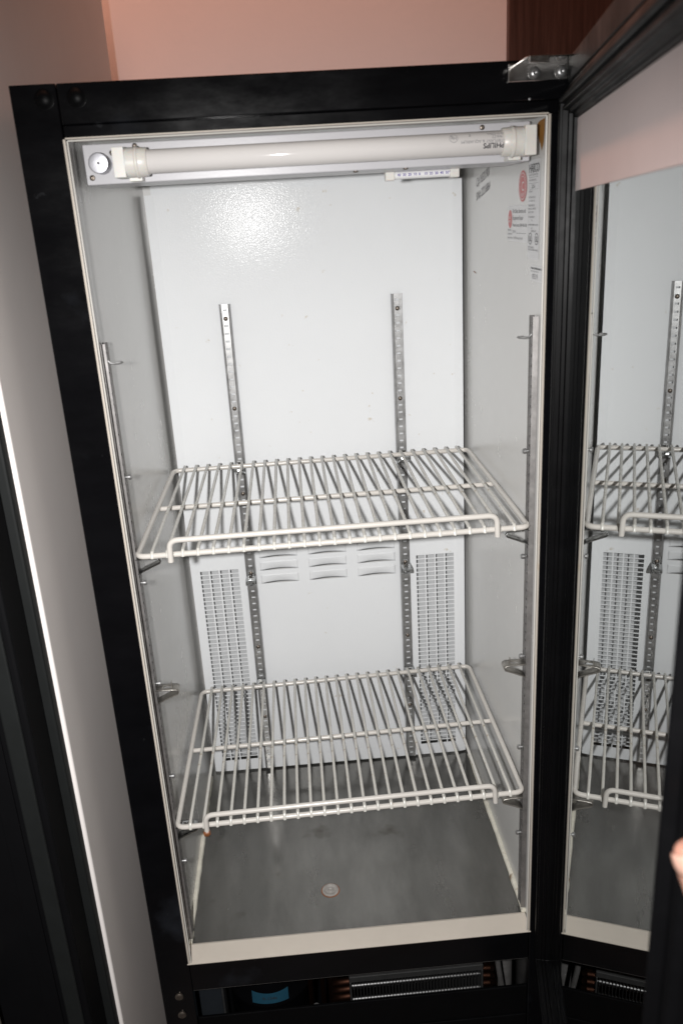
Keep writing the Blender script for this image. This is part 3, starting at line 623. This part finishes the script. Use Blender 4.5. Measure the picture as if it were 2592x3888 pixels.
put_text(mb, 'Made in China', 0.0040, ontube(0.4640, math.radians(47)), 1); put_text(mb, 'T', 0.0042, ontube(0.4230, math.radians(47)), 0)
put_text(mb, 'Hg', 0.0054, ontube(0.4072, math.radians(36)), 1)
f = ontube(0.4040, math.radians(45)); n = 28; o_ = [f(0.0046 * math.cos(2 * PI * k / n), 0.0046 * math.sin(2 * PI * k / n) + 0.0036) for k in range(n)]; i_ = [f(0.0042 * math.cos(2 * PI * k / n), 0.0042 * math.sin(2 * PI * k / n) + 0.0036) for k in range(n)]
mb.add(o_ + i_, [(k, (k + 1) % n, n + (k + 1) % n, n + k) for k in range(n)], 1)
mb.build('print', [m_ink, m_inkgrey], ft, off=T0)

# ------------------------------------------------------------------ thermometer
TH = (0.3895, 0.1555, 1.0600)
th = empty('thermometer', TH, 'small white tube thermometer hanging under the light housing', 'thermometer')
MB().tube([(0.347, TH[1], TH[2]), (0.39, TH[1], TH[2]), (0.432, TH[1], TH[2])], 0.0046, 14).build('scale_tube', m_paper, th, off=TH)
for x0, x1 in ((0.3440, 0.3560), (0.4240, 0.4360)):
    MB().box((x0, TH[1] - 0.0058, TH[2] - 0.0058), (x1, TH[1] + 0.0058, TH[2] + 0.0058)).build('end_cap', m_socket, th, off=TH, bevel=0.0015)
mb = MB()
for k, t in enumerate(('40', '30', '20', '10', '0', '10', '20', '30', '40', '50°C')):
    put_text(mb, t, 0.0042, lambda u, v, k=k: (0.3590 + k * 0.0066 + u, TH[1] - 0.0048, TH[2] - 0.0010 + v), 0, bold=0.0001)
mb.build('scale_print', m_inkpurple, th, off=TH)

# ------------------------------------------------------------------ hand of the person holding the door open
def hand():
    J = {'tip_t': ((0.5285, 0.0122, 0.7085), 0.0058), 'pad': ((0.5295, 0.0098, 0.7020), 0.0092), 'nailbed': ((0.5310, 0.0060, 0.6920), 0.0101), 'ip': ((0.5330, 0.0020, 0.6810), 0.0102), 'mcp_t': ((0.5400, -0.0130, 0.6460), 0.0115), 'cmc': ((0.5520, -0.0350, 0.6140), 0.0150),
         'wrist': ((0.5900, -0.0600, 0.5770), 0.0230), 'arm1': ((0.6450, -0.0900, 0.5050), 0.0270), 'arm2': ((0.7350, -0.1400, 0.3950), 0.0360),
         'palm': ((0.5600, -0.0600, 0.6250), 0.0170)}
    F = {}
    for k, (nm, z, ln) in enumerate((('i', 0.675, 1.0), ('m', 0.654, 1.08), ('r', 0.633, 1.02), ('p', 0.615, 0.84))):
        F[nm] = [((0.5520, -0.0780, z - 0.006), 0.0105), ((0.5520 - 0.034 * ln, -0.0870, z), 0.0090), ((0.5520 - 0.058 * ln, -0.0880, z + 0.002), 0.0084), ((0.5520 - 0.076 * ln, -0.0800, z + 0.002), 0.0076)]
    verts = []; rad = []; edges = []; idx = {}
    def addv(key, p, r): idx[key] = len(verts); verts.append(dp(*p)); rad.append(r)
    for k, (p, r) in J.items(): addv(k, p, r)
    for a, b_ in (('tip_t', 'pad'), ('pad', 'nailbed'), ('nailbed', 'ip'), ('ip', 'mcp_t'), ('mcp_t', 'cmc'), ('cmc', 'wrist'), ('wrist', 'arm1'), ('arm1', 'arm2'), ('wrist', 'palm')): edges.append((idx[a], idx[b_]))
    for nm, ch in F.items():
        prev = idx['palm']
        for i, (p, r) in enumerate(ch): addv((nm, i), p, r); edges.append((prev, idx[nm, i])); prev = idx[nm, i]
    P0 = dp(0.56, -0.06, 0.62); root = empty('person', P0, 'bare hand gripping the free edge of the open glass door', 'person')
    me = bpy.data.meshes.new('hand'); me.from_pydata([tuple(a - b_ for a, b_ in zip(v, P0)) for v in verts], edges, []); me.materials.append(m_skin)
    o = bpy.data.objects.new('hand', me); link(o, root)
    sk = o.modifiers.new('Skin', 'SKIN'); sk.use_smooth_shade = True
    lay = me.skin_vertices[0] if me.skin_vertices else None
    if lay is None:
        bpy.context.view_layer.objects.active = o; bm = bmesh.new(); bm.from_mesh(me); bm.verts.layers.skin.verify(); bm.to_mesh(me); bm.free(); lay = me.skin_vertices[0]
    for i, r in enumerate(rad): lay.data[i].radius = (r, r); lay.data[i].use_root = (i == idx['wrist'])
    sb = o.modifiers.new('Subsurf', 'SUBSURF'); sb.levels = 2; sb.render_levels = 2
    # thumbnail, facing the camera side
    a = Vector(dp(*J['tip_t'][0])); b_ = Vector(dp(*J['ip'][0])); ax = (a - b_).normalized(); nrm = DT * 0.75 - DN * 0.65; nrm = (nrm - ax * nrm.dot(ax)).normalized(); sd = ax.cross(nrm)
    mb = MB(); vv = []; ff = []
    for i in range(7):
        for j in range(7):
            u = (i / 6 - 0.5) * 0.0105 * (1.0 if 0 < j < 6 else 0.86); v = -0.0150 + j / 6 * 0.0125; h = 0.0088 + 0.0012 * math.sin(math.pi * j / 6) - (u / 0.0053) ** 2 * 0.0016
            vv.append(tuple(a + ax * v + sd * u + nrm * h))
    for i in range(6):
        for j in range(6): k = i * 7 + j; ff.append((k, k + 1, k + 8, k + 7))
    mb.add(vv, ff, 0, True).build('thumbnail', m_nail, root, off=P0, solid=0.0006)
hand()
